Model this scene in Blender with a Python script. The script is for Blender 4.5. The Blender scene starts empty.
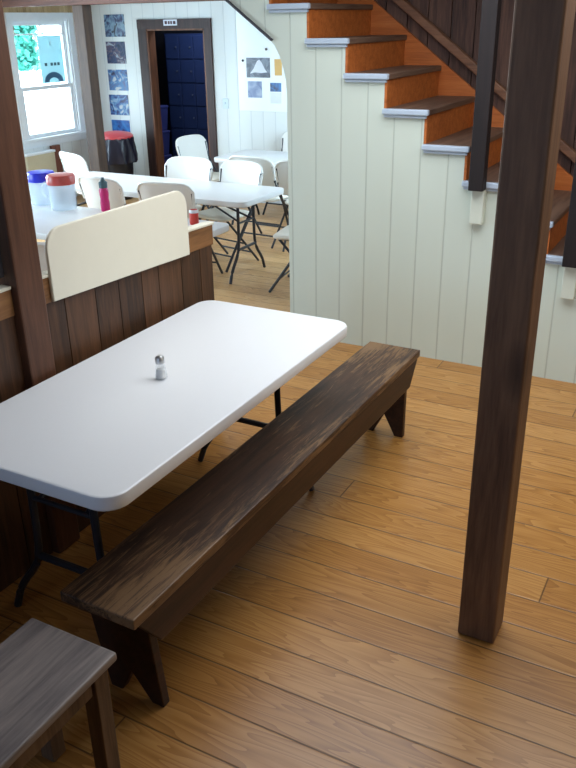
import bpy, bmesh, math, random
from mathutils import Vector, Matrix
random.seed(7)
PI = math.pi
C = bpy.context.scene.collection
S = bpy.context.scene

# ------------------------------------------------------------------ camera
YAW, PIT, ROL, FPX = -0.501, -0.423, -0.017, 804.06
fw = Vector((math.sin(YAW)*math.cos(PIT), math.cos(YAW)*math.cos(PIT), math.sin(PIT)))
r0 = Vector((math.cos(YAW), -math.sin(YAW), 0)); u0 = r0.cross(fw)
rt = r0*math.cos(ROL) + u0*math.sin(ROL); up = -r0*math.sin(ROL) + u0*math.cos(ROL)
cd = bpy.data.cameras.new('camera'); cam = bpy.data.objects.new('camera', cd); C.objects.link(cam)
cam.matrix_world = Matrix(((rt.x, up.x, -fw.x, 1.27), (rt.y, up.y, -fw.y, -2.907), (rt.z, up.z, -fw.z, 1.886), (0, 0, 0, 1)))
cd.sensor_fit = 'VERTICAL'; cd.sensor_height = 24; cd.lens = 24*FPX/768; cd.clip_start = 0.05
S.camera = cam
# ------------------------------------------------------------------ light
S.view_settings.view_transform = 'Standard'; S.view_settings.look = 'None'
S.view_settings.exposure = 1.08; S.view_settings.gamma = 1; S.view_settings.use_curve_mapping = False
w = bpy.data.worlds.new('daylight'); S.world = w; w.use_nodes = True
bg = w.node_tree.nodes['Background']; bg.inputs[0].default_value = (0.78, 0.93, 1.0, 1); bg.inputs[1].default_value = 5.0

def area(name, loc, target, sx, sy, power, col, portal=False, spread=PI):
    l = bpy.data.lights.new(name, 'AREA'); l.shape = 'RECTANGLE'; l.size = sx; l.size_y = sy
    l.energy = power; l.color = col; l.spread = spread
    if portal: l.cycles.is_portal = True
    o = bpy.data.objects.new(name, l); C.objects.link(o); o.location = loc
    o.rotation_euler = (Vector(target)-Vector(loc)).to_track_quat('-Z', 'Y').to_euler()
    return o
area('window_portal', (-6.5, 5.0, 1.3), (0, 5.0, 1.3), 1.1, 1.4, 1, (1, 1, 1), True)
BLUE = (0.62, 0.84, 1.0)
area('daylight_left_window', (-6.3, 2.2, 1.3), (0, 2.6, 0.7), 1.6, 1.5, 92, BLUE)
area('daylight_left_near_window', (-6.3, -1.0, 1.4), (0, -0.6, 0.7), 1.4, 1.4, 90, BLUE)
area('hall_right_fill', (-1.2, 4.6, 1.5), (-5, 4.9, 0.6), 1.2, 1.2, 32, BLUE)  # added fill to brighten the left wall; no window in the hall's right wall
area('hall_ceiling_lamp', (-4.0, 3.2, 2.40), (-4.0, 3.2, 0), 1.6, 0.4, 17, (0.86, 0.95, 1.0))
area('daylight_back_window', (-1.2, -5.3, 1.6), (-0.5, 0, 0.6), 1.3, 1.3, 28, (0.45, 0.66, 1.0))
area('daylight_right_window', (4.2, 0.2, 1.5), (0, 0.6, 0.5), 1.5, 1.3, 12, (1.0, 0.92, 0.76))
area('near_ceiling_lamp', (0.4, 0.2, 2.44), (0.4, 0.2, 0), 2.4, 2.0, 36, (0.90, 0.95, 1.0))
area('locker_fill', (-5.0, 6.55, 2.3), (-5.6, 7.3, 0.6), 0.5, 0.3, 9, (0.75, 0.85, 1.0))  # added fill so the lockers show through the doorway; no known fixture

# ------------------------------------------------------------------ materials
def lin(c):
    return tuple(((v/255)/12.92 if v/255 <= 0.04045 else ((v/255+0.055)/1.055)**2.4) for v in c) + (1,)
class NT:
    def __init__(s, name):
        s.m = bpy.data.materials.new(name); s.m.use_nodes = True; s.t = s.m.node_tree; s.N = s.t.nodes
        s.b = s.N['Principled BSDF']; s.out = s.N['Material Output']
    def n(s, typ, **kw):
        x = s.N.new('ShaderNode'+typ)
        for k, v in kw.items():
            if k == 'op': x.operation = v
            elif k in ('blend_type', 'data_type', 'noise_dimensions', 'wave_type', 'bands_direction', 'feature', 'interpolation_type'): setattr(x, k, v)
            else: x.inputs[k].default_value = v
        return x
    def l(s, a, b): s.t.links.new(a, b)
    def math(s, op, a, b=None, c=None):
        x = s.N.new('ShaderNodeMath'); x.operation = op
        for i, v in enumerate((a, b, c)):
            if v is None: continue
            if isinstance(v, (int, float)): x.inputs[i].default_value = v
            else: s.l(v, x.inputs[i])
        return x.outputs[0]
    def mix(s, f, a, b, mode='MIX'):
        x = s.N.new('ShaderNodeMix'); x.data_type = 'RGBA'; x.blend_type = mode
        for i, v in ((0, f), (6, a), (7, b)):
            if isinstance(v, (int, float)): x.inputs[i].default_value = v
            elif isinstance(v, tuple): x.inputs[i].default_value = v
            else: s.l(v, x.inputs[i])
        return x.outputs[2]
    def ramp(s, f, stops):
        x = s.N.new('ShaderNodeValToRGB'); e = x.color_ramp.elements
        while len(e) < len(stops): e.new(0.5)
        for i, (p, c) in enumerate(stops): e[i].position = p; e[i].color = c
        s.l(f, x.inputs[0]); return x.outputs[0]
    def coord(s, scale=(1, 1, 1), rnd=False):
        tc = s.N.new('ShaderNodeTexCoord'); mp = s.N.new('ShaderNodeMapping'); mp.inputs['Scale'].default_value = scale
        s.l(tc.outputs['Object'], mp.inputs[0])
        if rnd:
            g = s.N.new('ShaderNodeNewGeometry'); cx = s.N.new('ShaderNodeCombineXYZ')
            v = s.math('MULTIPLY', g.outputs['Random Per Island'], 37.0)
            for i in range(3): s.l(v, cx.inputs[i])
            s.l(cx.outputs[0], mp.inputs['Location'])
        return mp.outputs[0], tc.outputs['Object']
    def noise(s, vec, scale, detail=3, rough=0.55, dist=0.0):
        x = s.N.new('ShaderNodeTexNoise'); x.inputs['Scale'].default_value = scale; x.inputs['Detail'].default_value = detail
        x.inputs['Roughness'].default_value = rough; x.inputs['Distortion'].default_value = dist
        s.l(vec, x.inputs['Vector']); return x.outputs['Fac']
    def bump(s, h, st, dist=0.01):
        x = s.N.new('ShaderNodeBump'); x.inputs['Strength'].default_value = st; x.inputs['Distance'].default_value = dist
        s.l(h, x.inputs['Height']); s.l(x.outputs[0], s.b.inputs['Normal'])

def plain(name, col, rough=0.5, metal=0.0, var=0.04, scale=18, spec=0.5):
    t = NT(name); v, _ = t.coord()
    f = t.noise(v, scale, 3)
    c = lin(col); d = tuple(x*(1-var*2.5) for x in c[:3])+(1,)
    t.l(t.mix(f, c, d), t.b.inputs['Base Color'])
    t.b.inputs['Roughness'].default_value = rough; t.b.inputs['Metallic'].default_value = metal
    t.b.inputs['Specular IOR Level'].default_value = spec
    return t.m

def wood(name, dark, mid, light, axis='x', rough=0.55, grain=1.0, wear=None, wear_at=0.62, knots=False, spec=0.4):
    t = NT(name)
    k = {'x': (1.2, 16, 16), 'y': (16, 1.2, 16), 'z': (16, 16, 1.2)}[axis]
    v, raw = t.coord(k, True)
    f1 = t.noise(v, 1.6*grain, 5, 0.6, 0.6)
    k2 = tuple(a*2.2 for a in k)
    v2, _ = t.coord(k2, True)
    f2 = t.noise(v2, 3.0*grain, 4, 0.65)
    g = t.N.new('ShaderNodeNewGeometry')
    f = t.math('ADD', t.math('MULTIPLY', f1, 0.65), t.math('MULTIPLY', f2, 0.35))
    f = t.math('ADD', f, t.math('MULTIPLY', t.math('SUBTRACT', g.outputs['Random Per Island'], 0.5), 0.16))
    col = t.ramp(f, [(0.32, lin(dark)), (0.5, lin(mid)), (0.68, lin(light))])
    if wear:
        v3, _ = t.coord({'x': (5, 60, 60), 'y': (60, 5, 60), 'z': (60, 60, 5)}[axis])
        wv = t.noise(v3, 1.1, 6, 0.72, 0.8)
        v4, _ = t.coord((2.2, 1.1, 2.2))
        big = t.noise(v4, 1.3, 1)
        m = t.math('ADD', t.math('MULTIPLY', wv, 0.66), t.math('MULTIPLY', big, 0.52))
        mm = t.ramp(m, [(wear_at, (0, 0, 0, 1)), (wear_at+0.10, (1, 1, 1, 1))])
        col = t.mix(t.math('MULTIPLY', mm, 0.55), col, lin(wear))
    if knots:
        vo = t.N.new('ShaderNodeTexVoronoi'); vv, _ = t.coord({'x': (1.0, 3, 3), 'y': (3, 1.0, 3), 'z': (3, 3, 1.0)}[axis], True)
        vo.inputs['Scale'].default_value = 1.3; t.l(vv, vo.inputs['Vector'])
        kk = t.ramp(vo.outputs['Distance'], [(0.06, (1, 1, 1, 1)), (0.17, (0, 0, 0, 1))])
        col = t.mix(kk, col, tuple(x*0.5 for x in lin(dark)[:3])+(1,))
    t.l(col, t.b.inputs['Base Color'])
    t.b.inputs['Roughness'].default_value = rough; t.b.inputs['Specular IOR Level'].default_value = spec
    t.bump(f, 0.25, 0.004)
    return t.m

def floor_mat(name, base, bw=0.155, along='x', blen=4.6, rough=0.32, y0=0.0):
    t = NT(name)
    tc = t.N.new('ShaderNodeTexCoord'); sp = t.N.new('ShaderNodeSeparateXYZ'); t.l(tc.outputs['Object'], sp.inputs[0])
    X, Y = (sp.outputs[0], sp.outputs[1]) if along == 'x' else (sp.outputs[1], sp.outputs[0])
    yy = t.math('DIVIDE', t.math('SUBTRACT', Y, y0), bw)
    row = t.math('FLOOR', yy); fy = t.math('FRACT', yy)
    wn = t.N.new('ShaderNodeTexWhiteNoise'); wn.noise_dimensions = '1D'; t.l(row, wn.inputs['W'])
    xx = t.math('ADD', t.math('DIVIDE', X, blen), t.math('MULTIPLY', wn.outputs['Value'], 7.3))
    seg = t.math('FLOOR', xx); fx = t.math('FRACT', xx)
    cx = t.N.new('ShaderNodeCombineXYZ'); t.l(row, cx.inputs[0]); t.l(seg, cx.inputs[1])
    w2 = t.N.new('ShaderNodeTexWhiteNoise'); w2.noise_dimensions = '2D'; t.l(cx.outputs[0], w2.inputs['Vector'])
    rnd = w2.outputs['Value']
    # cathedral grain: rings of stretched noise, shifted per board
    c2 = t.N.new('ShaderNodeCombineXYZ')
    t.l(t.math('ADD', t.math('MULTIPLY', X, 0.8), t.math('MULTIPLY', rnd, 41.0)), c2.inputs[0])
    t.l(t.math('MULTIPLY', Y, 8.0), c2.inputs[1]); t.l(t.math('MULTIPLY', rnd, 9.0), c2.inputs[2])
    h = t.noise(c2.outputs[0], 1.0, 2, 0.5, 0.25)
    ring = t.math('FRACT', t.math('MULTIPLY', h, 22.0))
    ring = t.math('POWER', ring, 1.6)
    c3 = t.N.new('ShaderNodeCombineXYZ')
    t.l(t.math('ADD', t.math('MULTIPLY', X, 2.5), t.math('MULTIPLY', rnd, 17.0)), c3.inputs[0]); t.l(t.math('MULTIPLY', Y, 90.0), c3.inputs[1])
    fine = t.noise(c3.outputs[0], 1.0, 3, 0.6)
    f = t.math('ADD', t.math('MULTIPLY', ring, 0.38), t.math('MULTIPLY', fine, 0.40))
    f = t.math('ADD', f, t.math('MULTIPLY', rnd, 0.26))
    col = t.ramp(f, [(0.18, lin(base[2])), (0.55, lin(base[1])), (0.92, lin(base[0]))])
    ey = t.math('MINIMUM', fy, t.math('SUBTRACT', 1.0, fy)); ex = t.math('MULTIPLY', t.math('MINIMUM', fx, t.math('SUBTRACT', 1.0, fx)), blen/bw)
    e = t.math('MINIMUM', ey, ex)
    gap = t.ramp(e, [(0.008, (1, 1, 1, 1)), (0.026, (0, 0, 0, 1))])
    col = t.mix(t.math('MULTIPLY', gap, 0.8), col, lin(base[3]))
    t.l(col, t.b.inputs['Base Color'])
    rr = t.math('ADD', t.math('MULTIPLY', fine, 0.16), rough-0.08); t.l(rr, t.b.inputs['Roughness'])
    t.bump(t.math('SUBTRACT', 1.0, gap), 0.35, 0.003)
    return t.m

def plank_paint(name, col, groove, along='x', bw=0.165, off=0.0, rough=0.5, depth=0.6):
    t = NT(name)
    tc = t.N.new('ShaderNodeTexCoord'); sp = t.N.new('ShaderNodeSeparateXYZ'); t.l(tc.outputs['Object'], sp.inputs[0])
    X = sp.outputs[0] if along == 'x' else sp.outputs[1]
    f = t.math('FRACT', t.math('DIVIDE', t.math('SUBTRACT', X, off), bw))
    e = t.math('MINIMUM', f, t.math('SUBTRACT', 1.0, f))
    g = t.ramp(e, [(0.012, (1, 1, 1, 1)), (0.035, (0, 0, 0, 1))])
    v, _ = t.coord((1, 1, 0.35)); nz = t.noise(v, 4, 3)
    c = lin(col); c2 = tuple(x*0.93 for x in c[:3])+(1,)
    base = t.mix(nz, c, c2)
    t.l(t.mix(t.math('MULTIPLY', g, depth), base, lin(groove)), t.b.inputs['Base Color'])
    t.b.inputs['Roughness'].default_value = rough
    t.bump(t.math('SUBTRACT', 1.0, g), 0.4, 0.004)
    return t.m

def clear(name, tint=(1, 1, 1, 1), gloss=0.08, diff=0.0, diffcol=(1, 1, 1, 1), tlcol=None):
    t = NT(name); t.N.remove(t.b)
    tr = t.N.new('ShaderNodeBsdfTransparent'); tr.inputs[0].default_value = tint
    gl = t.N.new('ShaderNodeBsdfGlossy'); gl.inputs['Roughness'].default_value = 0.05
    mx = t.N.new('ShaderNodeMixShader'); mx.inputs[0].default_value = gloss
    t.l(tr.outputs[0], mx.inputs[1]); t.l(gl.outputs[0], mx.inputs[2]); o = mx.outputs[0]
    if diff > 0:
        d = t.N.new('ShaderNodeBsdfDiffuse'); d.inputs[0].default_value = diffcol
        tl = t.N.new('ShaderNodeBsdfTranslucent'); tl.inputs[0].default_value = tlcol or diffcol
        m1 = t.N.new('ShaderNodeMixShader'); m1.inputs[0].default_value = 0.5; t.l(d.outputs[0], m1.inputs[1]); t.l(tl.outputs[0], m1.inputs[2])
        m2 = t.N.new('ShaderNodeMixShader'); m2.inputs[0].default_value = diff; t.l(o, m2.inputs[1]); t.l(m1.outputs[0], m2.inputs[2]); o = m2.outputs[0]
    t.l(o, t.out.inputs[0])
    return t.m

def picture_mat(name, cols, scale, seed, dist=1.5, horiz=1.0):
    t = NT(name); v, _ = t.coord((1, 1, horiz)); mp = t.N.new('ShaderNodeMapping'); mp.inputs['Location'].default_value = (seed*3.1, seed*1.7, seed)
    t.l(v, mp.inputs[0]); f = t.noise(mp.outputs[0], scale, 2, 0.5, dist)
    cols = [tuple(int(v*0.8) for v in c) for c in cols]; n = len(cols); t.l(t.ramp(f, [(0.32+0.36*i/max(1, n-1), lin(c)) for i, c in enumerate(cols)]), t.b.inputs['Base Color'])
    t.b.inputs['Roughness'].default_value = 0.35
    return t.m

M = {}
M['floor'] = floor_mat('pine_floor', ((128, 82, 34), (162, 112, 54), (186, 138, 78), (58, 34, 14)), rough=0.33, y0=-0.96)
M['floor_low'] = floor_mat('hall_floor', ((150, 108, 64), (196, 152, 102), (214, 176, 126), (100, 68, 40)), rough=0.40, y0=0.02)
M['stairwall'] = plank_paint('cream_planks', (205, 214, 202), (154, 160, 150), 'x', 0.1625, -0.923, depth=0.5)
M['hallwall'] = plank_paint('white_planks', (222, 228, 228), (165, 175, 182), 'x', 0.17, 0.05, depth=0.45)
M['hallwall_y'] = plank_paint('white_planks_left', (222, 228, 228), (165, 175, 182), 'y', 0.17, 0.05, depth=0.45)
M['ceil'] = plain('ceiling_boards', (120, 92, 66), 0.7)
M['darkwall'] = wood('dark_planking', (44, 29, 24), (82, 56, 46), (108, 78, 62), 'z', 0.6, knots=True)
M['back'] = plain('back_wall_paint', (150, 128, 100), 0.7)
M['halfwall'] = wood('halfwall_planks', (42, 26, 15), (72, 46, 28), (96, 64, 42), 'z', 0.5, knots=True)
M['fascia'] = wood('fascia_pine', (94, 62, 34), (124, 84, 48), (144, 102, 62), 'y', 0.5)
M['cap'] = plain('cap_paint', (222, 218, 200), 0.45)
M['board'] = plain('cream_board', (228, 224, 206), 0.4, var=0.02)
M['post'] = wood('post_timber', (62, 43, 30), (100, 72, 52), (128, 96, 70), 'z', 0.6, grain=0.7, knots=True)
M['leftpost'] = wood('left_post_timber', (52, 31, 20), (80, 49, 32), (98, 63, 44), 'z', 0.5)
M['hallpost'] = wood('hall_post_timber', (34, 25, 21), (56, 41, 33), (76, 57, 44), 'z', 0.6)
M['beam'] = wood('beam_timber', (44, 26, 20), (76, 48, 40), (96, 62, 50), 'x', 0.6)
M['doorwood'] = wood('door_casing', (30, 18, 19), (50, 32, 32), (66, 44, 40), 'z', 0.5)
M['jamb'] = wood('door_jamb', (60, 36, 22), (100, 62, 40), (122, 80, 54), 'z', 0.5)
M['bench'] = wood('bench_wood', (24, 15, 11), (46, 30, 21), (70, 47, 32), 'y', 0.5, wear=(146, 112, 76), wear_at=0.56)
M['benchside'] = wood('bench_side', (26, 14, 10), (44, 25, 17), (64, 38, 25), 'y', 0.5)
M['stool'] = wood('grey_bench_wood', (66, 60, 60), (104, 96, 94), (134, 124, 118), 'y', 0.45, wear=(150, 138, 126), wear_at=0.64)
M['stoolside'] = wood('grey_bench_side', (54, 40, 30), (86, 66, 50), (110, 88, 68), 'z', 0.55)
M['plastic'] = plain('white_tabletop', (222, 224, 226), 0.32, var=0.01, scale=120)
M['chairplastic'] = plain('white_chair_plastic', (226, 226, 222), 0.35, var=0.01)
M['seatplastic'] = plain('cream_chair_plastic', (228, 225, 214), 0.4, var=0.01)
M['metal'] = plain('dark_grey_tube', (52, 54, 62), 0.4, metal=0.4)
M['riser'] = wood('orange_riser', (152, 80, 36), (182, 102, 48), (196, 118, 62), 'x', 0.5, spec=0.3)
M['tread'] = wood('tread_wood', (60, 44, 36), (92, 70, 58), (116, 92, 76), 'y', 0.5)
M['treadend'] = plain('tread_paint', (178, 192, 208), 0.4)
M['baluster'] = wood('baluster_wood', (10, 6, 6), (19, 11, 12), (29, 18, 18), 'z', 0.65)
M['endpaint'] = plain('white_paint', (208, 214, 200), 0.45)
M['rail'] = wood('rail_wood', (84, 56, 38), (118, 80, 56), (140, 100, 72), 'x', 0.45)
M['darkpanel'] = plain('charcoal_panel', (52, 50, 58), 0.6)
M['frame'] = plain('window_paint', (226, 234, 240), 0.4)
M['tan'] = wood('tan_boards', (136, 112, 78), (172, 146, 106), (192, 168, 128), 'z', 0.5)
M['glass'] = clear('window_glass', (0.97, 0.99, 1, 1), 0.05)
M['black'] = plain('black_plastic', (26, 26, 34), 0.45)
M['bag'] = plain('black_liner', (30, 28, 44), 0.3)
M['red'] = plain('red_plastic', (204, 78, 84), 0.35)
M['redlid'] = plain('jug_red', (192, 78, 72), 0.35)
M['bluelid'] = plain('jug_blue', (44, 54, 214), 0.35)
M['jug'] = clear('clear_jug', (0.93, 0.96, 0.98, 1), 0.06, 0.32, (0.86, 0.92, 0.96, 1))
M['pink'] = plain('pink_bottle', (206, 40, 112), 0.3)
M['teal'] = plain('teal_cap', (70, 96, 104), 0.4)
M['canred'] = plain('can_red', (206, 64, 52), 0.35)
M['canwhite'] = plain('can_white', (222, 222, 224), 0.35)
M['chrome'] = plain('chrome', (206, 208, 210), 0.3, metal=0.85)
M['salt'] = plain('salt', (236, 236, 236), 0.8)
M['shaker'] = clear('shaker_glass', (0.95, 0.97, 0.98, 1), 0.14)
M['locker'] = plain('navy_locker', (38, 54, 96), 0.4)
M['knob'] = plain('locker_knob', (120, 130, 150), 0.3, metal=0.6)
M['bin'] = plain('blue_bin', (58, 66, 128), 0.5)
M['cabinet'] = plain('beige_cabinet', (196, 188, 160), 0.5)
M['brown'] = wood('brown_plank', (70, 40, 32), (104, 62, 50), (124, 78, 62), 'z', 0.5)
M['bulletin'] = plain('white_panel', (232, 238, 240), 0.35, var=0.01)
M['paper'] = plain('paper', (222, 228, 240), 0.6)
M['mustard'] = plain('mustard_paper', (222, 180, 110), 0.6)
M['ink'] = plain('ink', (70, 40, 50), 0.6)
M['posterpaper'] = clear('poster_film', (0.75, 0.95, 1, 1), 0.0, 1.0, (0.62, 0.84, 0.88, 1), (0.34, 0.50, 0.54, 1))
M['posterblue'] = clear('poster_blue', (0.2, 0.45, 0.8, 1), 0.0, 1.0, (0.14, 0.30, 0.50, 1), (0.03, 0.08, 0.13, 1))
M['posterink'] = plain('poster_ink', (60, 92, 104), 0.6)
M['leaf'] = plain('leaves', (80, 176, 160), 0.5, var=0.12)
M['bark'] = plain('bark', (110, 100, 90), 0.8)
M['ground'] = plain('pale_ground', (230, 232, 230), 0.8)
M['switch'] = plain('switch_plate', (206, 222, 232), 0.4)

# ------------------------------------------------------------------ mesh helpers
def new(): return bmesh.new()
def obj(name, bm, m, parent=None, bevel=0, smooth=False, seg=2):
    me = bpy.data.meshes.new(name); bmesh.ops.recalc_face_normals(bm, faces=bm.faces); bm.to_mesh(me); bm.free()
    o = bpy.data.objects.new(name, me); C.objects.link(o)
    for mm in (m if isinstance(m, (list, tuple)) else [m]): me.materials.append(M[mm] if isinstance(mm, str) else mm)
    if parent: o.parent = parent
    if bevel:
        b = o.modifiers.new('bevel', 'BEVEL'); b.width = bevel; b.segments = seg; b.limit_method = 'ANGLE'; b.angle_limit = 0.6
    if smooth:
        for p in me.polygons: p.use_smooth = True
        b2 = bmesh.new(); b2.from_mesh(me)
        for e in b2.edges:
            if len(e.link_faces) == 2 and e.calc_face_angle(0) > 0.62: e.smooth = False
        b2.to_mesh(me); b2.free()
    return o
def box(bm, x0, x1, y0, y1, z0, z1, mi=0):
    v = [bm.verts.new((x, y, z)) for z in (z0, z1) for y in (y0, y1) for x in (x0, x1)]
    for f in ((0, 2, 3, 1), (4, 5, 7, 6), (0, 1, 5, 4), (2, 6, 7, 3), (0, 4, 6, 2), (1, 3, 7, 5)):
        bm.faces.new([v[i] for i in f]).material_index = mi
    return bm
def B(*a): return box(new(), *a)
def prism(bm, pts, a0, a1, axis, mi=0):
    """extrude a 2-D outline between a0 and a1 along axis ('x': pts are (y,z); 'y': (x,z); 'z': (x,y))"""
    def p(q, a): return {'x': (a, q[0], q[1]), 'y': (q[0], a, q[1]), 'z': (q[0], q[1], a)}[axis]
    A = [bm.verts.new(p(q, a0)) for q in pts]; D = [bm.verts.new(p(q, a1)) for q in pts]
    n = len(pts)
    bm.faces.new(A).material_index = mi; bm.faces.new(D[::-1]).material_index = mi
    for i in range(n): bm.faces.new((A[i], A[(i+1) % n], D[(i+1) % n], D[i])).material_index = mi
    return bm
def tube(bm, pts, r, n=10, smooth_it=True):
    P = [Vector(p) for p in pts]
    if smooth_it and len(P) > 2:
        for _ in range(2):
            Q = [P[0]]
            for a, b in zip(P[:-1], P[1:]): Q += [a*0.75+b*0.25, a*0.25+b*0.75]
            Q.append(P[-1]); P = Q
    rings = []
    for i, p in enumerate(P):
        d = (P[min(i+1, len(P)-1)]-P[max(i-1, 0)]).normalized()
        a = d.cross(Vector((0, 0, 1)) if abs(d.z) < 0.9 else Vector((1, 0, 0))).normalized(); b = d.cross(a)
        rings.append([bm.verts.new(p+(a*math.cos(2*PI*k/n)+b*math.sin(2*PI*k/n))*r) for k in range(n)])
    for A, D in zip(rings[:-1], rings[1:]):
        for k in range(n): bm.faces.new((A[k], A[(k+1) % n], D[(k+1) % n], D[k]))
    bm.faces.new(rings[0][::-1]); bm.faces.new(rings[-1])
    return bm
def lathe(bm, prof, c=(0, 0, 0), n=24, cap=True, ripple=None):
    rings = []
    for r, z in prof:
        rings.append([bm.verts.new((c[0]+(r+(ripple(z, k/n) if ripple else 0))*math.cos(2*PI*k/n), c[1]+(r+(ripple(z, k/n) if ripple else 0))*math.sin(2*PI*k/n), c[2]+z)) for k in range(n)])
    for A, D in zip(rings[:-1], rings[1:]):
        for k in range(n): bm.faces.new((A[k], A[(k+1) % n], D[(k+1) % n], D[k]))
    if cap: bm.faces.new(rings[0][::-1]); bm.faces.new(rings[-1])
    return bm
def rrect(x0, x1, y0, y1, r, n=6, corners=(1, 1, 1, 1)):
    pts = []
    for i, (cx, cy, a) in enumerate(((x0+r, y0+r, PI), (x1-r, y0+r, 1.5*PI), (x1-r, y1-r, 0), (x0+r, y1-r, 0.5*PI))):
        if corners[i]: pts += [(cx+r*math.cos(a+k*PI/2/n), cy+r*math.sin(a+k*PI/2/n)) for k in range(n+1)]
        else: pts.append(((x0, y0), (x1, y0), (x1, y1), (x0, y1))[i])
    return pts
def tag(o, label, cat, group=None, kind=None):
    o['label'] = label; o['category'] = cat
    if group: o['group'] = group
    if kind: o['kind'] = kind
    return o
def thing(name, label, cat, loc=(0, 0, 0), rz=0, group=None):
    o = bpy.data.objects.new(name, None); C.objects.link(o); o.empty_display_size = 0.1
    o.location = loc; o.rotation_euler = (0, 0, rz); return tag(o, label, cat, group)
def struct(name, bm, m, label=None, parent=None, **k):
    o = obj(name, bm, m, parent, **k)
    if not parent: o['kind'] = 'structure'
    if label: o['label'] = label
    return o
def dup(root, loc, rz, label, group=None):
    r = root.copy(); C.objects.link(r); r.location = loc; r.rotation_euler = (0, 0, rz); r['label'] = label
    if group: r['group'] = group
    for ch in list(root.children):
        c = ch.copy(); C.objects.link(c); c.parent = r
        for g in list(ch.children):
            d = g.copy(); C.objects.link(d); d.parent = c
    return r

# ------------------------------------------------------------------ room shell
ZL = -0.2                                   # the hall beyond the half wall lies one step lower
XL, YF, XR, YB, ZC = -6.4, 5.95, 4.3, -5.4, 2.5
XE = -0.93                                  # edge of the upper floor
struct('floor', B(XE, XR, YB, 2.55, -0.2, 0), 'floor', 'honey pine floorboards of the near room')
struct('floor.001', B(XL, XE, YB, YF, ZL-0.1, ZL), 'floor_low', 'paler wooden floor of the lower hall')
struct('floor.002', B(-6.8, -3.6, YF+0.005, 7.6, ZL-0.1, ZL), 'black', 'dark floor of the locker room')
bm = B(XL, XR, YB, 1.50, ZC, ZC+0.1); box(bm, XL, -1.0, 1.5, YF+1.8, ZC, ZC+0.1); box(bm, -1.0, XR, 1.5, 2.6, 3.6, 3.7); box(bm, -1.0, XR, 1.44, 1.5, ZC, 3.6); box(bm, -1.06, -1.0, 1.44, 2.6, ZC, 3.7)
box(bm, -6.8, XL, YF+0.12, 7.7, ZC, ZC+0.1)
struct('ceiling', bm, 'ceil')
# left wall with its window opening
WY0, WY1, WZ0, WZ1 = 4.56, 5.50, 0.62, 1.96
bm = B(XL-0.12, XL, YB, WY0, ZL, 2.035); box(bm, XL-0.12, XL, WY1, YF+0.02, ZL, 2.035); box(bm, XL-0.12, XL, WY0, WY1, ZL, WZ0); box(bm, XL-0.12, XL, WY0, WY1, WZ1, 2.035)
struct('wall_left', bm, 'hallwall_y')
bm = new(); y = YB
while y < YF: box(bm, XL-0.12, XL+0.008, y, min(y+0.135, YF), 2.035, ZC); y += 0.14
struct('trim_1', bm, 'tan', 'tan boards along the top of the left wall')
# far wall with the doorway
DX0, DX1, DZ = -5.511, -4.642, 1.832
bm = B(XL, DX0, YF, YF+0.12, ZL, ZC); box(bm, DX1, -0.9, YF, YF+0.12, ZL, ZC); box(bm, DX0, DX1, YF, YF+0.12, DZ, ZC)
struct('wall_far', bm, 'hallwall')
struct('wall_hall_right', B(-1.0, -0.9, 2.5, YF, ZL, ZC), 'hallwall_y')
bm = B(XL, XR, YB-0.1, YB, ZL, ZC); struct('wall_back', bm, 'back')
struct('wall_right', B(XR, XR+0.1, YB, 2.6, 0, 3.7), 'back')
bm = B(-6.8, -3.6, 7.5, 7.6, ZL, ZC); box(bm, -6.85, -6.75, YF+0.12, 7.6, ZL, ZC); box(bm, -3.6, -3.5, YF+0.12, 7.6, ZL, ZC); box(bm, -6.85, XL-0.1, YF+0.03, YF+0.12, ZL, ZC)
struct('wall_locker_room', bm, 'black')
# dark plank wall beside the stairs
bm = new(); x = -1.0
wd = random.Random(3)
while x < XR:
    k = wd.uniform(0.12, 0.17); box(bm, x, min(x+k, XR)-0.006, 2.40, 2.5, 0, 3.6); x += k
box(bm, -1.0, XR, 2.44, 2.55, 0, 3.7)
struct('wall_stairwell', bm, 'darkwall', 'dark vertical planks behind the stairs')
struct('baseboard_far', B(DX1+0.13, -1.0, YF-0.015, YF, ZL, ZL+0.10), 'frame')

# ------------------------------------------------------------------ staircase
RI, RU, XN, YE, YS = 0.18, 0.24, 0.007, 1.462, 1.491
def nose(k): return XN-(k-7)*RU             # x of the nosing of tread k (top at k*RI)
NT_ = 13
st = thing('staircase', 'wooden staircase with orange risers and brown treads climbing to the left', 'staircase', (nose(1), 1.95, 0))
off = Vector(st.location)
def sub(o):
    for v in o.data.vertices: v.co -= off
    return o
for k in range(1, NT_+1):
    xr = nose(k)
    sub(obj('tread', B(xr-RU-0.022, xr, YS-0.004, 2.395, k*RI-0.032, k*RI), 'tread', st, bevel=0.006))
    sub(obj('riser', B(xr-0.0265, xr-0.012, YS, 2.39, (k-1)*RI, k*RI-0.032), 'riser', st))
    o = sub(obj('tread_end', B(xr-RU-0.026, xr+0.002, YE-0.006, YS-0.004, k*RI-0.030, k*RI+0.001), 'treadend', st, bevel=0.006)); o['label'] = 'painted pale blue tread end'
    sub(obj('tread_molding', B(xr-RU-0.018, xr-0.012, YE+0.008, YS, k*RI-0.046, k*RI-0.031), 'treadend', st, bevel=0.003))
# sloping orange skirt board on the far side
def skz(x): return 1.644-(x+0.473)*0.75
o = sub(obj('skirt_board', prism(new(), [(nose(13), skz(nose(13))-0.34), (1.40, max(0.002, skz(1.40)-0.34)), (1.55, 0.002), (1.55, skz(1.55)), (nose(13), skz(nose(13)))], 2.374, 2.397, 'y'), 'riser', st))
o['label'] = 'orange sloping skirt board'
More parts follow.
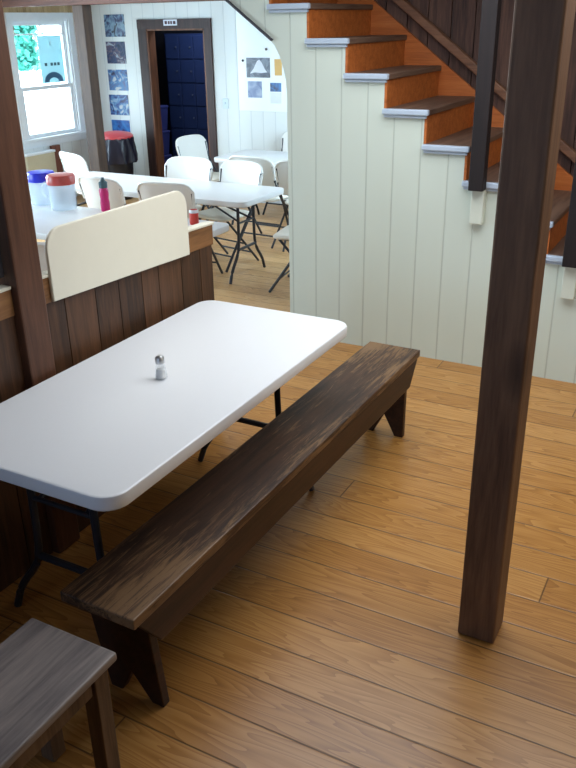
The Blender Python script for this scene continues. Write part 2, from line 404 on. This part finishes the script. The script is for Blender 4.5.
# plank side wall under the stairs, with its arched opening edge
def topz(x):
    k = math.ceil((nose(7)-0.027-x)/RU+7-1e-6)-0
    k = 7+math.floor((nose(7)-0.027-x)/RU) if True else k
    return max(0.0, min(k, NT_)*RI-0.033)
ARCH = [(-2.05, 2.40), (-1.482, 1.985), (-1.225, 1.800), (-1.190, 1.763), (-1.160, 1.712), (-1.133, 1.640), (-1.118, 1.570), (-1.113, 1.50)]
def botz(x):
    if x >= -1.113: return 0.0
    for (xa, za), (xb, zb) in zip(ARCH[:-1], ARCH[1:]):
        if xa <= x <= xb: return za+(zb-za)*(x-xa)/(xb-xa)
    return 2.4
edges = [nose(k)-0.027 for k in range(1, NT_+1)]
bm = new()
pl = [-1.900+0.1625*i for i in range(0, 30)]
pl = [p+0.004 for p in pl]
gx = -0.923
pl = [gx+0.1625*i for i in range(-6, 16)]
for i, xa in enumerate(pl[:-1]):
    xb = pl[i+1]
    for a, b in ((xa, xb),):
        cuts = sorted([a, b]+[e for e in edges if a < e < b]+[q[0] for q in ARCH if a < q[0] < b])
        if b > nose(1): continue
        lo = []; hi = []
        for c0, c1 in zip(cuts[:-1], cuts[1:]):
            m = (c0+c1)/2; tz = topz(m)
            if botz(m) >= tz-0.003: continue
            lo.append((c0, c1)); hi.append((c0, c1, tz))
        if not lo: continue
        cuts2 = [lo[0][0]]+[q[1] for q in lo]
        pts = [(c, 0.0 if (c >= -1.1129) else min(botz(c), topz(c+1e-4))) for c in cuts2]
        if cuts2[0] < -1.113 < cuts2[-1]:
            pts2 = []
            for c, z in pts:
                if abs(c+1.113) < 1e-6: pts2 += [(c, 1.50), (c, 0.0)]
                else: pts2.append((c, z))
            pts = pts2
        for c0, c1, tz in hi[::-1]: pts += [(c1, tz), (c0, tz)]
        cl = [pts[0]]
        for q in pts[1:]:
            if (Vector(q)-Vector(cl[-1])).length > 1e-5: cl.append(q)
        if len(cl) > 2: prism(bm, cl, YS+0.0001*i, YS+0.06, 'y')
struct('wall_stair', bm, 'stairwall', 'cream vertical planks closing the side of the stairs')
# dark strip on the sloping edge of the opening
p0, p1 = Vector((-2.0, 0, 2.365)), Vector((-1.205, 0, 1.787)); nrm = Vector((0.59, 0, 0.81))*0.009
struct('trim_2', prism(new(), [(p0.x, p0.z), (p1.x, p1.z), (p1.x+0.012, p1.z+0.012), (p1.x+nrm.x*0.9, p1.z+nrm.z*1.6), (p0.x+nrm.x, p0.z+nrm.z)], YS-0.016, YS+0.07, 'y'), 'darkpanel', 'dark strip along the sloping edge of the opening')
hr = thing('handrail', 'brown handrail board sloping down the dark planks above the stairs', 'handrail', (-0.2, 2.38, 1.54))
def rz_(x): return 1.542-(x+0.205)*0.757
q = [(-1.3, rz_(-1.3)), (1.6, rz_(1.6)), (1.6, rz_(1.6)+0.062), (-1.3, rz_(-1.3)+0.062)]
bm = prism(new(), q, 2.335, 2.385, 'y'); o = obj('rail', bm, 'rail', hr, bevel=0.006)
for v in o.data.vertices: v.co -= Vector(hr.location)
for x in (-0.9, -0.1, 0.75):
    o = obj('bracket', B(x, x+0.05, 2.38, 2.402, rz_(x)-0.005, rz_(x)+0.03), 'rail', hr)
    for v in o.data.vertices: v.co -= Vector(hr.location)
for i, (xb, zb, lab) in enumerate(((0.040, 1.045, 'dark square stair post fixed to the stair wall just left of the big timber post'), (0.572, 0.690, 'dark square stair post at the right edge of the picture, white lower end'))):
    t = thing('stair_post', lab, 'stair post', (xb+0.04, YE-0.043, zb), 0, None)
    obj('post', B(-0.04, 0.04, -0.035, 0.035, 0.0, 2.495-zb), 'baluster', t, bevel=0.004)
    o = obj('painted_end', B(-0.036, 0.036, 0.019, 0.071, -0.19, 0.0), 'endpaint', t, bevel=0.005); o['label'] = 'white painted lower end'

# ------------------------------------------------------------------ posts, beam, half wall
def timber(name, x0, x1, y0, y1, z0, z1, m, label):
    c = ((x0+x1)/2, (y0+y1)/2, z0)
    o = obj(name, B(x0-c[0], x1-c[0], y0-c[1], y1-c[1], 0, z1-z0), m, bevel=0.007); o.location = c
    return tag(o, label, 'post')
timber('timber_post', 0.738, 0.861, -0.780, -0.657, 0.0, ZC, 'post', 'rough dark timber post standing alone on the pine floor at the right')
timber('timber_post', -0.892, -0.772, -1.060, -0.938, 0.0, ZC, 'leftpost', 'reddish brown timber post at the left, between white board and dark panel')
timber('timber_post', -5.00, -4.86, 4.06, 4.20, ZL, 2.078, 'hallpost', 'brown post in the hall between the window and the row of photos')
o = obj('ceiling_beam', B(-5.4, 3.6, -0.07, 0.07, 0, 0.26), 'beam', bevel=0.008); o.location = (-1.0-0.0, 4.13, 2.078)
for v in o.data.vertices:
    if v.co.x > 0: v.co.x = -0.02
tag(o, 'reddish dark beam across the top of the hall resting on the brown post', 'beam')
bm = new(); y = YB; rr = random.Random(5)
while y < 0.165:
    if -1.085 < y < -0.938: y = -0.938
    k = rr.uniform(0.10, 0.17); y2 = min(y+k, 0.165 if y > -1 else -1.06)
    if 0.165-y2 < 0.05: y2 = 0.165
    box(bm, -0.826, -0.806, y+0.002, y2-0.002, 0, 0.99); y = y2
box(bm, -0.838, -0.826, YB, -1.062, -0.2, 1.05); box(bm, -0.838, -0.826, -0.936, 0.163, -0.2, 1.03); box(bm, -0.838, -0.826, -1.062, -0.936, -0.2, -0.001)
hw = struct('wall_half', bm, 'halfwall', 'half wall of dark red-brown vertical planks between the table and the hall')
def sag(o):                                  # the old rail runs slightly downhill towards the far end
    for v in o.data.vertices:
        if v.co.y > -3: v.co.z -= 0.033*(v.co.y+0.75)
        else: v.co.z += 0.03
sag(struct('trim_3', box(B(-0.826, -0.800, YB, -1.062, 0.974, 1.068), -0.826, -0.800, -0.936, 0.172, 0.974, 1.068), 'fascia', 'tan pine board along the top of the half wall', bevel=0.003))
sag(struct('trim_4', box(B(-0.842, -0.796, YB, -1.062, 1.068, 1.080), -0.842, -0.796, -0.936, 0.180, 1.068, 1.080), 'cap', 'pale cap on top of the half wall', bevel=0.003))
pts = rrect(-0.888, -0.040, 0.971, 1.242, 0.075, 8, (0, 0, 1, 1))
o = obj('cream_panel', prism(new(), [(a+0.453, b-0.968) for a, b in pts], -0.018, -0.003, 'x'), 'board', bevel=0.004); o.location = (-0.782, -0.453, 0.968)
for v in o.data.vertices:
    if v.co.z < 0.05: v.co.z -= 0.040*(v.co.y+0.40)-0.010
tag(o, 'cream white panel with rounded top corners fixed on the half wall above the table', 'panel')
o = obj('dark_panel', B(-0.012, 0.012, -1.0, 0.0, 0, ZC-1.123), 'darkpanel'); o.location = (-0.826, -1.068, 1.122)
tag(o, 'dark grey panel rising from the half wall left of the reddish post', 'panel')

# ------------------------------------------------------------------ folding tables
def make_table(name, label, L, W, loc, rz, group=None, foot=0.30, inset=0.195, legy=0.0):
    t = thing(name, label, 'table', loc, rz, group)
    bm = new(); r = 0.075
    prof = [(0.007, 0.692), (0.001, 0.698), (0.0, 0.705), (0.0, 0.732), (0.002, 0.7375), (0.005, 0.7395), (0.009, 0.740)]
    rings = []
    for ins, z in prof: rings.append([bm.verts.new((x, y, z)) for x, y in rrect(-L/2+ins, L/2-ins, -W/2+ins, W/2-ins, r-ins, 7)])
    n = len(rings[0])
    for A, D in zip(rings[:-1], rings[1:]):
        for k in range(n): bm.faces.new((A[k], A[(k+1) % n], D[(k+1) % n], D[k]))
    bm.faces.new(rings[0][::-1]); bm.faces.new(rings[-1])
    obj('tabletop', bm, 'plastic', t, smooth=True)
    for s in (-1, 1):
        x = s*(L/2-inset)
        for q in (-1, 1):
            obj('leg', tube(new(), [(x, legy+q*0.13, 0.694), (x, legy+q*0.13, 0.42), (x, legy+q*0.14, 0.245), (x, legy+q*(foot-0.04), 0.11), (x, legy+q*foot, 0.004)], 0.0135), 'metal', t, smooth=True)
        obj('crossbar', tube(new(), [(x, legy-0.135, 0.27), (x, legy+0.135, 0.27)], 0.013), 'metal', t, smooth=True)
        obj('crossbar', tube(new(), [(x, legy-0.13, 0.50), (x, legy+0.13, 0.50)], 0.009), 'metal', t, smooth=True)
        bm = new()
        for q in (-1, 1): tube(bm, [(x, legy+q*0.10, 0.50), (x-s*0.46, legy+q*0.02, 0.685)], 0.009)
        obj('brace', bm, 'metal', t, smooth=True)
        obj('leg_bracket', B(x-0.03, x+0.03, -0.20, 0.20, 0.678, 0.6945), 'metal', t)
    return t
make_table('folding_table', 'large white folding table in the foreground against the half wall', 1.552, 0.738, (-0.377, -0.776, 0), PI/2, foot=0.295, legy=0.022)
make_table('folding_table', 'white folding table in the middle of the hall with chairs on both sides', 2.26, 0.735, (-3.33, 3.10, ZL), 0, inset=0.212)
make_table('folding_table', 'white folding table at the back of the hall, nearest the doorway', 1.83, 0.72, (-2.875, 5.03, ZL), 0)
make_table('folding_table', 'white folding table behind the half wall carrying the lidded jugs', 2.3, 0.84, (-3.05, 1.655, ZL), 0)

# ------------------------------------------------------------------ white folding chairs
def make_chair(label, loc, rz, group):
    t = thing('folding_chair', label, 'chair', loc, rz, group)
    bm = new(); rings = []
    for ins, z in ((0.012, 0.425), (0.0, 0.434), (0.0, 0.444), (0.012, 0.455)):
        rings.append([bm.verts.new((x*(1.0+0.10*(y/0.21)*0.5), y, z)) for x, y in rrect(-0.215+ins, 0.215-ins, -0.20+ins, 0.215-ins, 0.07, 6)])
    n = len(rings[0])
    for A, D in zip(rings[:-1], rings[1:]):
        for k in range(n): bm.faces.new((A[k], A[(k+1) % n], D[(k+1) % n], D[k]))
    bm.faces.new(rings[0][::-1]); bm.faces.new(rings[-1])
    obj('seat', bm, 'seatplastic', t, smooth=True)
    bm = new(); nu, nv = 16, 10
    def bp(u, v):
        hw = 0.238+0.030*v
        ztop = 0.862-0.035*abs(u)**2.6-0.055*abs(u)**9
        z = 0.535-0.02*(1-abs(u)**3)+(ztop-0.535)*v
        y = -0.185-0.24*(z-0.45)-0.042*(1-u*u)
        return Vector((u*hw*(1-0.03*abs(u)**7*v), y, z))
    gA = [[bm.verts.new(bp(-1+2*i/nu, j/nv)) for i in range(nu+1)] for j in range(nv+1)]
    gB = [[bm.verts.new(bp(-1+2*i/nu, j/nv)+Vector((0, -0.014, 0))) for i in range(nu+1)] for j in range(nv+1)]
    for g, rv in ((gA, 0), (gB, 1)):
        for j in range(nv):
            for i in range(nu):
                f = (g[j][i], g[j][i+1], g[j+1][i+1], g[j+1][i]); bm.faces.new(f[::-1] if rv else f)
    for j in range(nv):
        bm.faces.new((gA[j][0], gA[j+1][0], gB[j+1][0], gB[j][0])); bm.faces.new((gA[j][nu], gB[j][nu], gB[j+1][nu], gA[j+1][nu]))
    for i in range(nu):
        bm.faces.new((gA[0][i], gB[0][i], gB[0][i+1], gA[0][i+1])); bm.faces.new((gA[nv][i], gA[nv][i+1], gB[nv][i+1], gB[nv][i]))
    bk = obj('backrest', bm, 'chairplastic', t, smooth=True)
    rim = [bp(-1, 0.45)+Vector((0, -0.012, 0))]+[bp(-1, v)+Vector((0, -0.012, 0)) for v in (0.6, 0.8, 0.93)]+[bp(u/8, 1)+Vector((0, -0.012, 0)) for u in range(-8, 9)]+[bp(1, v)+Vector((0, -0.012, 0)) for v in (0.93, 0.8, 0.6, 0.45)]
    obj('rolled_rim', tube(new(), rim, 0.013, 8, False), 'chairplastic', bk, smooth=True)
    for q in (-1, 1):
        obj('leg', tube(new(), [(q*0.252, -0.272, 0.77), (q*0.246, -0.232, 0.60), (q*0.238, -0.10, 0.44), (q*0.238, 0.23, 0.004)], 0.012, 8), 'metal', t, smooth=True)
        obj('leg', tube(new(), [(q*0.196, 0.15, 0.428), (q*0.200, -0.02, 0.25), (q*0.204, -0.25, 0.004)], 0.011, 8), 'metal', t, smooth=True)
    obj('stretcher', tube(new(), [(-0.238, 0.14, 0.118), (0.238, 0.14, 0.118)], 0.008, 8), 'metal', t, smooth=True)
    obj('stretcher', tube(new(), [(-0.203, -0.165, 0.095), (0.203, -0.165, 0.095)], 0.008, 8), 'metal', t, smooth=True)
    obj('stretcher', tube(new(), [(-0.2, -0.075, 0.19), (0.2, -0.075, 0.19)], 0.008, 8), 'metal', t, smooth=True)
    for part in [o for o in t.children_recursive if o.type == 'MESH']:
        for v in part.data.vertices: v.co.z *= 1.065
    return t
GC = 'white folding chairs in the hall'
ch = make_chair('white folding chair tucked behind the middle table, the right one facing us', (-2.83, 3.37, ZL), PI-0.2, GC)
CH = [((-3.36, 3.37), PI+0.06, 'white folding chair tucked behind the middle table, the left one facing us'),
      ((-2.87, 4.28), -0.06, 'white folding chair with its back to us at the back table, left of the wall'),
      ((-2.38, 4.25), 0.25, 'white folding chair half hidden by the stair wall, at the back table'),
      ((-4.02, 5.0), -PI/2-0.08, 'white folding chair at the left end of the back table before the doorway'),
      ((-3.29, 5.55), PI-0.05, 'white folding chair behind the back table, cut off by the stair wall edge'),
      ((-1.80, 3.02), PI/2+0.15, 'white folding chair past the right end of the middle table, mostly hidden'),
      ((-3.49, 2.79), -0.12, 'white folding chair with its back to us, behind the pink bottle'),
      ((-2.87, 2.80), 0.12, 'white folding chair with its back to us, just above the cream panel'),
      ((-4.62, 3.76), -0.35, 'white folding chair beside the brown post, below the window'),
      ((-2.45, 0.86), 0.15, 'white folding chair under the near edge of the jug table, seen past the left post')]
for (x, y), a, lab in CH: dup(ch, (x, y, ZL), a, lab, GC)

# ------------------------------------------------------------------ benches
bn = thing('bench', 'long worn dark wooden bench beside the white table', 'bench', (-0.0345, -0.5525, 0), -0.010)
X0, X1, Y0, Y1 = -0.1315, 0.1315, -1.070, 1.0985
obj('seat', B(X0, X1, Y0, Y1, 0.405, 0.44), 'bench', bn, bevel=0.004)
ap = [(Y0+0.02, 0.405), (Y0+0.11, 0.285), (Y1-0.11, 0.285), (Y1-0.02, 0.405)]
obj('apron', prism(new(), ap, X1-0.028, X1-0.003, 'x'), 'benchside', bn, bevel=0.004)
obj('apron', prism(new(), ap, X0+0.003, X0+0.028, 'x'), 'benchside', bn, bevel=0.004)
for y, sh_ in ((Y0+0.077, 0.045), (Y1-0.100, 0.0)):
    pf = [(-0.106, 0.0), (-0.062, 0.0), (-0.004, 0.11), (0.054, 0.0), (0.098, 0.0), (0.101, 0.404), (-0.122, 0.404)]
    bm = prism(new(), pf, y, y+0.032, 'y')
    for v in bm.verts: v.co.y += sh_*(1-v.co.z/0.404)
    obj('leg', bm, 'benchside', bn, bevel=0.004)
b2 = thing('bench', 'short weathered grey wooden bench in the bottom left corner', 'bench', (-0.023, -2.21, 0))
obj('seat', B(-0.145, 0.145, -0.475, 0.475, 0.414, 0.44), 'stool', b2, bevel=0.006)
for x in (-0.118, 0.098):
    obj('apron', B(x, x+0.02, -0.40, 0.40, 0.345, 0.414), 'stoolside', b2, bevel=0.003)
for y in (-0.42, 0.40): obj('apron', B(-0.10, 0.10, y, y+0.02, 0.345, 0.414), 'stoolside', b2, bevel=0.003)
for x in (-0.126, 0.078):
    for y in (-0.455, 0.405): obj('leg', B(x, x+0.048, y, y+0.048, 0, 0.414), 'stoolside', b2, bevel=0.003)

# ------------------------------------------------------------------ things on tables
sh = thing('salt_shaker', 'small glass salt shaker with a chrome top on the white table', 'shaker', (-0.378, -0.832, 0.74))
obj('body', lathe(new(), [(0.021, 0.001), (0.023, 0.006), (0.020, 0.030), (0.0155, 0.056), (0.015, 0.062)], n=10), 'shaker', sh, smooth=False)
obj('salt', lathe(new(), [(0.018, 0.006), (0.0165, 0.030), (0.0145, 0.038)], n=12), 'salt', sh, smooth=True)
obj('cap', lathe(new(), [(0.0165, 0.060), (0.017, 0.072), (0.0145, 0.082), (0.008, 0.089), (0.002, 0.090)], n=16), 'chrome', sh, smooth=True)
def jug(loc, r, h, lid, label, rz):
    t = thing('drink_jug', label, 'jug', loc, rz, 'lidded jugs on the table behind the half wall')
    obj('body', lathe(new(), [(r*0.90, 0.001), (r*0.93, 0.01), (r, h-0.06), (r, h-0.04), (r-0.006, h-0.04), (r-0.008, h-0.06), (r*0.90-0.008, 0.012), (0.002, 0.012)], n=28, cap=False), 'jug', t, smooth=True)
    obj('lid', lathe(new(), [(r+0.004, h-0.075), (r+0.006, h-0.02), (r-0.004, h-0.003), (r-0.03, h), (0.03, h+0.002)], n=28), lid, t, smooth=True)
    obj('handle', tube(new(), [(-r*0.93, 0, h-0.07), (-r-0.06, 0, h-0.08), (-r-0.055, 0, h*0.35), (-r*0.88, 0, h*0.25)], 0.011, 8), 'jug', t, smooth=True)
    return t
jug((-3.42, 1.95, ZL+0.74), 0.108, 0.275, 'redlid', 'clear jug with a red lid and handle behind the half wall', 0.35)
jug((-3.72, 2.04, ZL+0.74), 0.108, 0.262, 'bluelid', 'clear jug with a blue lid next to the left post', 2.6)
t = thing('water_bottle', 'pink water bottle with a grey cap in front of a white chair back', 'bottle', (-3.05, 2.02, ZL+0.74))
obj('body', lathe(new(), [(0.034, 0.001), (0.037, 0.01), (0.037, 0.07), (0.033, 0.10), (0.037, 0.13), (0.037, 0.165), (0.026, 0.19)], n=20), 'pink', t, smooth=True)
obj('cap', lathe(new(), [(0.033, 0.183), (0.034, 0.225), (0.022, 0.235), (0.014, 0.25), (0.012, 0.262)], n=16), 'teal', t, smooth=True)
t = thing('drink_can', 'small red and white can just beyond the end of the half wall', 'can', (-2.14, 1.93, ZL+0.74))
obj('body', lathe(new(), [(0.028, 0.0), (0.034, 0.01), (0.034, 0.098), (0.029, 0.108), (0.027, 0.104), (0.002, 0.104)], n=18), 'canred', t, smooth=True)
o = obj('top_band', lathe(new(), [(0.0346, 0.086), (0.0346, 0.099), (0.030, 0.1085), (0.029, 0.1085)], n=18, cap=False), 'canwhite', t, smooth=True); o['label'] = 'white top band'

# ------------------------------------------------------------------ window in the left wall
win = struct('window_1', B(0, 0.001, 0, 0.001, 0, 0.001), 'frame'); me = win.data
bm = new(); cw = 0.085
x0, x1 = XL+0.0005, XL+0.022
box(bm, x0, x1, WY0-cw, WY0, WZ0-0.001, WZ1); box(bm, x0, x1, WY1, WY1+cw, WZ0-0.001, WZ1); box(bm, x0, x1, WY0-cw, WY1+cw, WZ1, WZ1+0.075)
for a in ((WY0, WY0+0.02), (WY1-0.02, WY1)): box(bm, XL-0.12, XL, a[0], a[1], WZ0, WZ1-0.02)
box(bm, XL-0.12, XL, WY0, WY1, WZ1-0.02, WZ1)
bm.to_mesh(me); bm.free()
o = obj('sill', B(XL-0.12, XL+0.05, WY0-cw-0.02, WY1+cw+0.02, WZ0-0.035, WZ0), 'frame', win, bevel=0.005); 
obj('apron', B(XL-0.002, XL+0.018, WY0-cw, WY1+cw, WZ0-0.11, WZ0-0.035), 'frame', win, bevel=0.003)
MR = 1.19
for nm, za, zb, xx in (('upper_sash', MR-0.025, WZ1-0.02, XL-0.075), ('lower_sash', WZ0, MR+0.025, XL-0.045)):
    bm = new(); s = 0.045; ya, yb = WY0+0.02, WY1-0.02
    box(bm, xx, xx+0.03, ya, ya+s, za, zb); box(bm, xx, xx+0.03, yb-s, yb, za, zb); box(bm, xx, xx+0.03, ya+s, yb-s, za, za+s); box(bm, xx, xx+0.03, ya+s, yb-s, zb-s, zb)
    if nm == 'upper_sash': box(bm, xx+0.003, xx+0.027, ya+s, yb-s, 1.79, 1.805)
    o = obj(nm, bm, 'frame', win, bevel=0.003)
    obj('pane', B(xx+0.012, xx+0.016, ya+s, yb-s, za+s, zb-s), 'glass', o)
p = thing('window_poster', 'pale blue poster with a dark arch hung on the upper window pane', 'poster', (XL-0.04, 5.19, 1.235))
obj('sheet', B(-0.002, 0.0, -0.205, 0.205, 0, 0.545), 'posterpaper', p)
bm = new(); fan = [(0.165*math.cos(a), 0.012+0.115*math.sin(a)) for a in [PI*i/18 for i in range(19)]]
inner = [(0.085*math.cos(a), 0.012+0.050*math.sin(a)) for a in [PI*i/18 for i in range(18, -1, -1)]]
prism(bm, fan+inner, 0.0002, 0.0012, 'x'); obj('arch', bm, 'posterblue', p)
bm = new()
for y in (-0.13, -0.03, 0.03, 0.09): box(bm, 0.0002, 0.001, y, y+0.042, 0.20, 0.235)
obj('lettering', bm, 'posterink', p)
bm = B(0.0002, 0.001, -0.16, 0.16, 0.378, 0.382); box(bm, 0.0002, 0.001, -0.02, 0.02, 0.43, 0.475); obj('ruled_line', bm, 'posterpaper', p)
# outside
struct('ground', B(-20, XL-0.5, -2, 16, -0.7, -0.6), 'ground', 'pale bright ground outside the window')
tr = thing('tree', 'green leafy tree outside behind the upper window pane', 'tree', (-9.5, 7.72, -0.6))
obj('trunk', tube(new(), [(0, -0.42, 0), (0.0, -0.36, 1.6), (0.0, -0.05, 2.5)], 0.05), 'bark', tr, smooth=True)
bm = new(); rg = random.Random(11)
for _ in range(1500):
    d = Vector((rg.gauss(0, 0.16), rg.gauss(0, 0.12), rg.gauss(0, 0.55))); d.z = max(d.z, -0.42+rg.uniform(0, 0.3)); c = Vector((0, 0, 2.25))+d
    a = Vector((rg.uniform(-1, 1), rg.uniform(-1, 1), rg.uniform(-1, 1))).normalized()*0.07; b = a.cross(Vector((rg.uniform(-1, 1), rg.uniform(-1, 1), 1))).normalized()*0.045
    bm.faces.new([bm.verts.new(c+a), bm.verts.new(c+b), bm.verts.new(c-a), bm.verts.new(c-b)])
o = obj('foliage', bm, 'leaf', tr); o['kind'] = 'stuff'

# ------------------------------------------------------------------ under the window
t = thing('low_cabinet', 'low beige cabinet standing under the window', 'cabinet', (-6.33, 4.62, ZL))
obj('body', B(-0.06, 0.06, -0.24, 0.24, 0, 0.645), 'cabinet', t, bevel=0.006)
obj('top', B(-0.065, 0.07, -0.25, 0.25, 0.645, 0.672), 'frame', t, bevel=0.006)
t = obj('plank', B(-0.02, 0.02, -0.075, 0.075, 0, 0.705), 'brown', bevel=0.004); t.location = (-6.36, 4.97, ZL)
tag(t, 'reddish brown plank upright between the beige cabinet and the white wall', 'plank')

# ------------------------------------------------------------------ doorway and locker room
d = struct('door_1', B(0, 0.001, 0, 0.001, 0, 0.001), 'doorwood', 'dark brown doorway into the locker room'); bm = new()
box(bm, DX0-0.13, DX0, YF-0.025, YF, ZL, DZ); box(bm, DX1, DX1+0.10, YF-0.025, YF, ZL, DZ); box(bm, DX0-0.13, DX1+0.10, YF-0.03, YF, DZ, DZ+0.11)
bm.to_mesh(d.data); bm.free()
bm = B(DX0-0.001, DX0+0.02, YF-0.02, YF+0.13, ZL, DZ); box(bm, DX1-0.02, DX1+0.001, YF-0.02, YF+0.13, ZL, DZ); box(bm, DX0, DX1, YF-0.02, YF+0.13, DZ-0.02, DZ)
o = obj('jamb', bm, 'jamb', d)
s = thing('door_sign', 'small white sign with dark lettering above the doorway', 'sign', (-5.122, YF-0.031, 1.868))
obj('plate', B(-0.10, 0.10, -0.006, 0, 0, 0.068), 'paper', s)
bm = new()
for a, b in ((-0.08, -0.045), (-0.03, -0.005), (0.005, 0.03), (0.045, 0.082)): box(bm, a, b, -0.0075, -0.006, 0.016, 0.052)
obj('lettering', bm, 'ink', s)
lk = thing('locker_bank', 'navy blue bank of small lockers seen through the doorway', 'lockers', (-5.45, 7.2, ZL))
obj('body', B(-0.72, 0.75, 0, 0.28, 0, 1.96), 'locker', lk)
for r in range(6):
    for c in range(6):
        x, z = -0.70+c*0.24, 0.06+r*0.315
        dd = obj('locker_door', B(x, x+0.225, -0.016, 0, z, z+0.30), 'locker', lk, bevel=0.004)
        obj('knob', lathe(new(), [(0.006, 0.0), (0.012, 0.012), (0.012, 0.02), (0.002, 0.024)], (0, 0, 0), 10), 'knob', dd, smooth=True)
        k = dd.children[0]; k.rotation_euler = (PI/2, 0, 0); k.location = (x+0.185, -0.016, z+0.15)
for i in range(3):
    o = obj('storage_bin', lathe(new(), [(0.16, 0), (0.19, 0.30), (0.20, 0.31), (0.20, 0.335), (0.18, 0.34)], n=4), 'bin', bevel=0.01); o.location = (-6.17, 6.85, ZL+i*0.342); o.rotation_euler = (0, 0, PI/4)
    tag(o, ('dark blue storage bin at the foot of the stack inside the doorway', 'dark blue storage bin in the middle of the stack inside the doorway', 'dark blue storage bin topmost of the stack inside the doorway')[i], 'bin', 'stacked bins in the locker room')

# ------------------------------------------------------------------ far wall
PH = [(-6.178, -5.855, 1.747, 2.008, ((40, 48, 84), (70, 90, 140), (150, 190, 220), (40, 44, 70))), (-6.188, -5.879, 1.427, 1.690, ((30, 38, 76), (60, 84, 130), (120, 100, 120), (200, 215, 235))),
      (-6.200, -5.886, 1.097, 1.353, ((50, 60, 100), (110, 130, 180), (70, 150, 220), (230, 240, 245))), (-6.222, -5.908, 0.787, 1.042, ((30, 34, 80), (50, 90, 170), (120, 180, 230), (235, 240, 245))), (-6.221, -5.92, 0.475, 0.722, ((26, 40, 120), (40, 110, 200), (60, 150, 235)))]
PL = ['mountain photo at the top of the photo column left of the doorway', 'second photo from the top in the column left of the doorway', 'third photo from the top in the column left of the doorway', 'fourth photo from the top in the column left of the doorway', 'lowest blue photo in the column, just above the red bin lid']
for i, (a, b, z0, z1, cols) in enumerate(PH):
    o = obj('photo_print', B(a, b, -0.006, 0, z0, z1), picture_mat('photo_image_%s' % 'abcde'[i], cols, 9, i+1)); o.location = (0, YF, 0)
    for v in o.data.vertices: v.co -= Vector((a, 0, z0))
    o.location = (a, YF, z0); tag(o, PL[i], 'photo', 'column of photos left of the doorway')
bb = obj('wall_panel', B(-4.19, -2.4, -0.012, 0, 0.905, 2.30), 'bulletin', bevel=0.002); bb.location = (0, YF, 0)
for v in bb.data.vertices: v.co -= Vector((-4.19, 0, 0.905))
bb.location = (-4.19, YF, 0.905); tag(bb, 'white display panel on the far wall right of the doorway', 'panel')
PP = [('photo_print', -4.065, -3.743, 1.287, 1.506, ((60, 66, 86), (90, 98, 118), (140, 150, 168), (110, 118, 138)), 6, 'grey mountain photo on the white display panel', 'photo'),
      ('paper_sheet', -4.055, -3.86, 1.060, 1.245, ((120, 140, 190), (160, 180, 220), (190, 205, 235)), 8, 'pale blue printed sheet below the grey mountain photo', 'paper'),
      ('photo_print', -3.744, -3.597, 1.134, 1.232, ((20, 40, 90), (40, 120, 200), (70, 160, 230)), 9, 'small bright blue photo low on the display panel', 'photo')]
for i, (nm, a, b, z0, z1, cols, sc, lab, cat) in enumerate(PP):
    o = obj(nm, B(0, b-a, -0.004, 0, 0, z1-z0), picture_mat('panel_image_%s' % 'abc'[i], cols, sc, i+9)); o.location = (a, YF-0.012, z0); tag(o, lab, cat)
    if i == 0:
        pk = obj('snowy_peak', prism(new(), [(0.05, 0.045), (0.10, 0.10), (0.15, 0.185), (0.18, 0.20), (0.215, 0.165), (0.25, 0.10), (0.285, 0.06), (0.20, 0.05), (0.12, 0.058)], -0.0052, -0.004, 'y'), 'paper', o); pk['label'] = 'white peak in the photo'
o = obj('paper_sheet', B(0, 0.147, -0.003, 0, 0, 0.122), 'paper'); o.location = (-3.746, YF-0.012, 1.0); tag(o, 'white caption sheet under the small bright blue photo', 'paper')
o = obj('paper_tag', B(0, 0.098, -0.004, 0, 0, 0.18), 'mustard', bevel=0.001); o.location = (-3.68, YF-0.012, 1.313); tag(o, 'mustard yellow tag at the right of the display panel', 'paper')
for i, (x, z) in enumerate(((-3.785, 1.60), (-4.11, 1.475))):
    o = obj('push_pin', lathe(new(), [(0.013, 0), (0.015, 0.012), (0.005, 0.016)], n=10), 'darkpanel', smooth=True); o.location = (x, YF-0.012, z); o.rotation_euler = (PI/2, 0, 0)
    tag(o, ('dark pin above the right corner of the grey mountain photo', 'dark pin left of the grey mountain photo')[i], 'pin')
t = thing('light_switch', 'pale light switch on the far wall right of the doorway', 'switch', (-4.39, YF, 0.92))
obj('plate', B(-0.04, 0.04, -0.008, 0, 0, 0.12), 'switch', t, bevel=0.003); obj('toggle', B(-0.006, 0.006, -0.02, -0.008, 0.05, 0.075), 'switch', t)

# ------------------------------------------------------------------ trash can
t = thing('trash_can', 'black trash can with a liner and red lid below the photos', 'trash can', (-5.78, 5.45, ZL))
obj('body', lathe(new(), [(0.17, 0.001), (0.18, 0.02), (0.225, 0.74), (0.225, 0.76)], n=28), 'black', t, smooth=True)
rp = lambda z, a: 0.018*math.sin(a*2*PI*9)*(0.8-z)*3.2+0.008*math.sin(a*2*PI*17+z*20)
obj('liner', lathe(new(), [(0.262, 0.47), (0.258, 0.55), (0.248, 0.64), (0.236, 0.74), (0.232, 0.775), (0.218, 0.772), (0.226, 0.70), (0.236, 0.62), (0.25, 0.47)], n=56, cap=False, ripple=rp), 'bag', t, smooth=True)
obj('lid', lathe(new(), [(0.232, 0.768), (0.240, 0.785), (0.237, 0.80), (0.20, 0.825), (0.11, 0.842), (0.02, 0.846)], n=32), 'red', t, smooth=True)
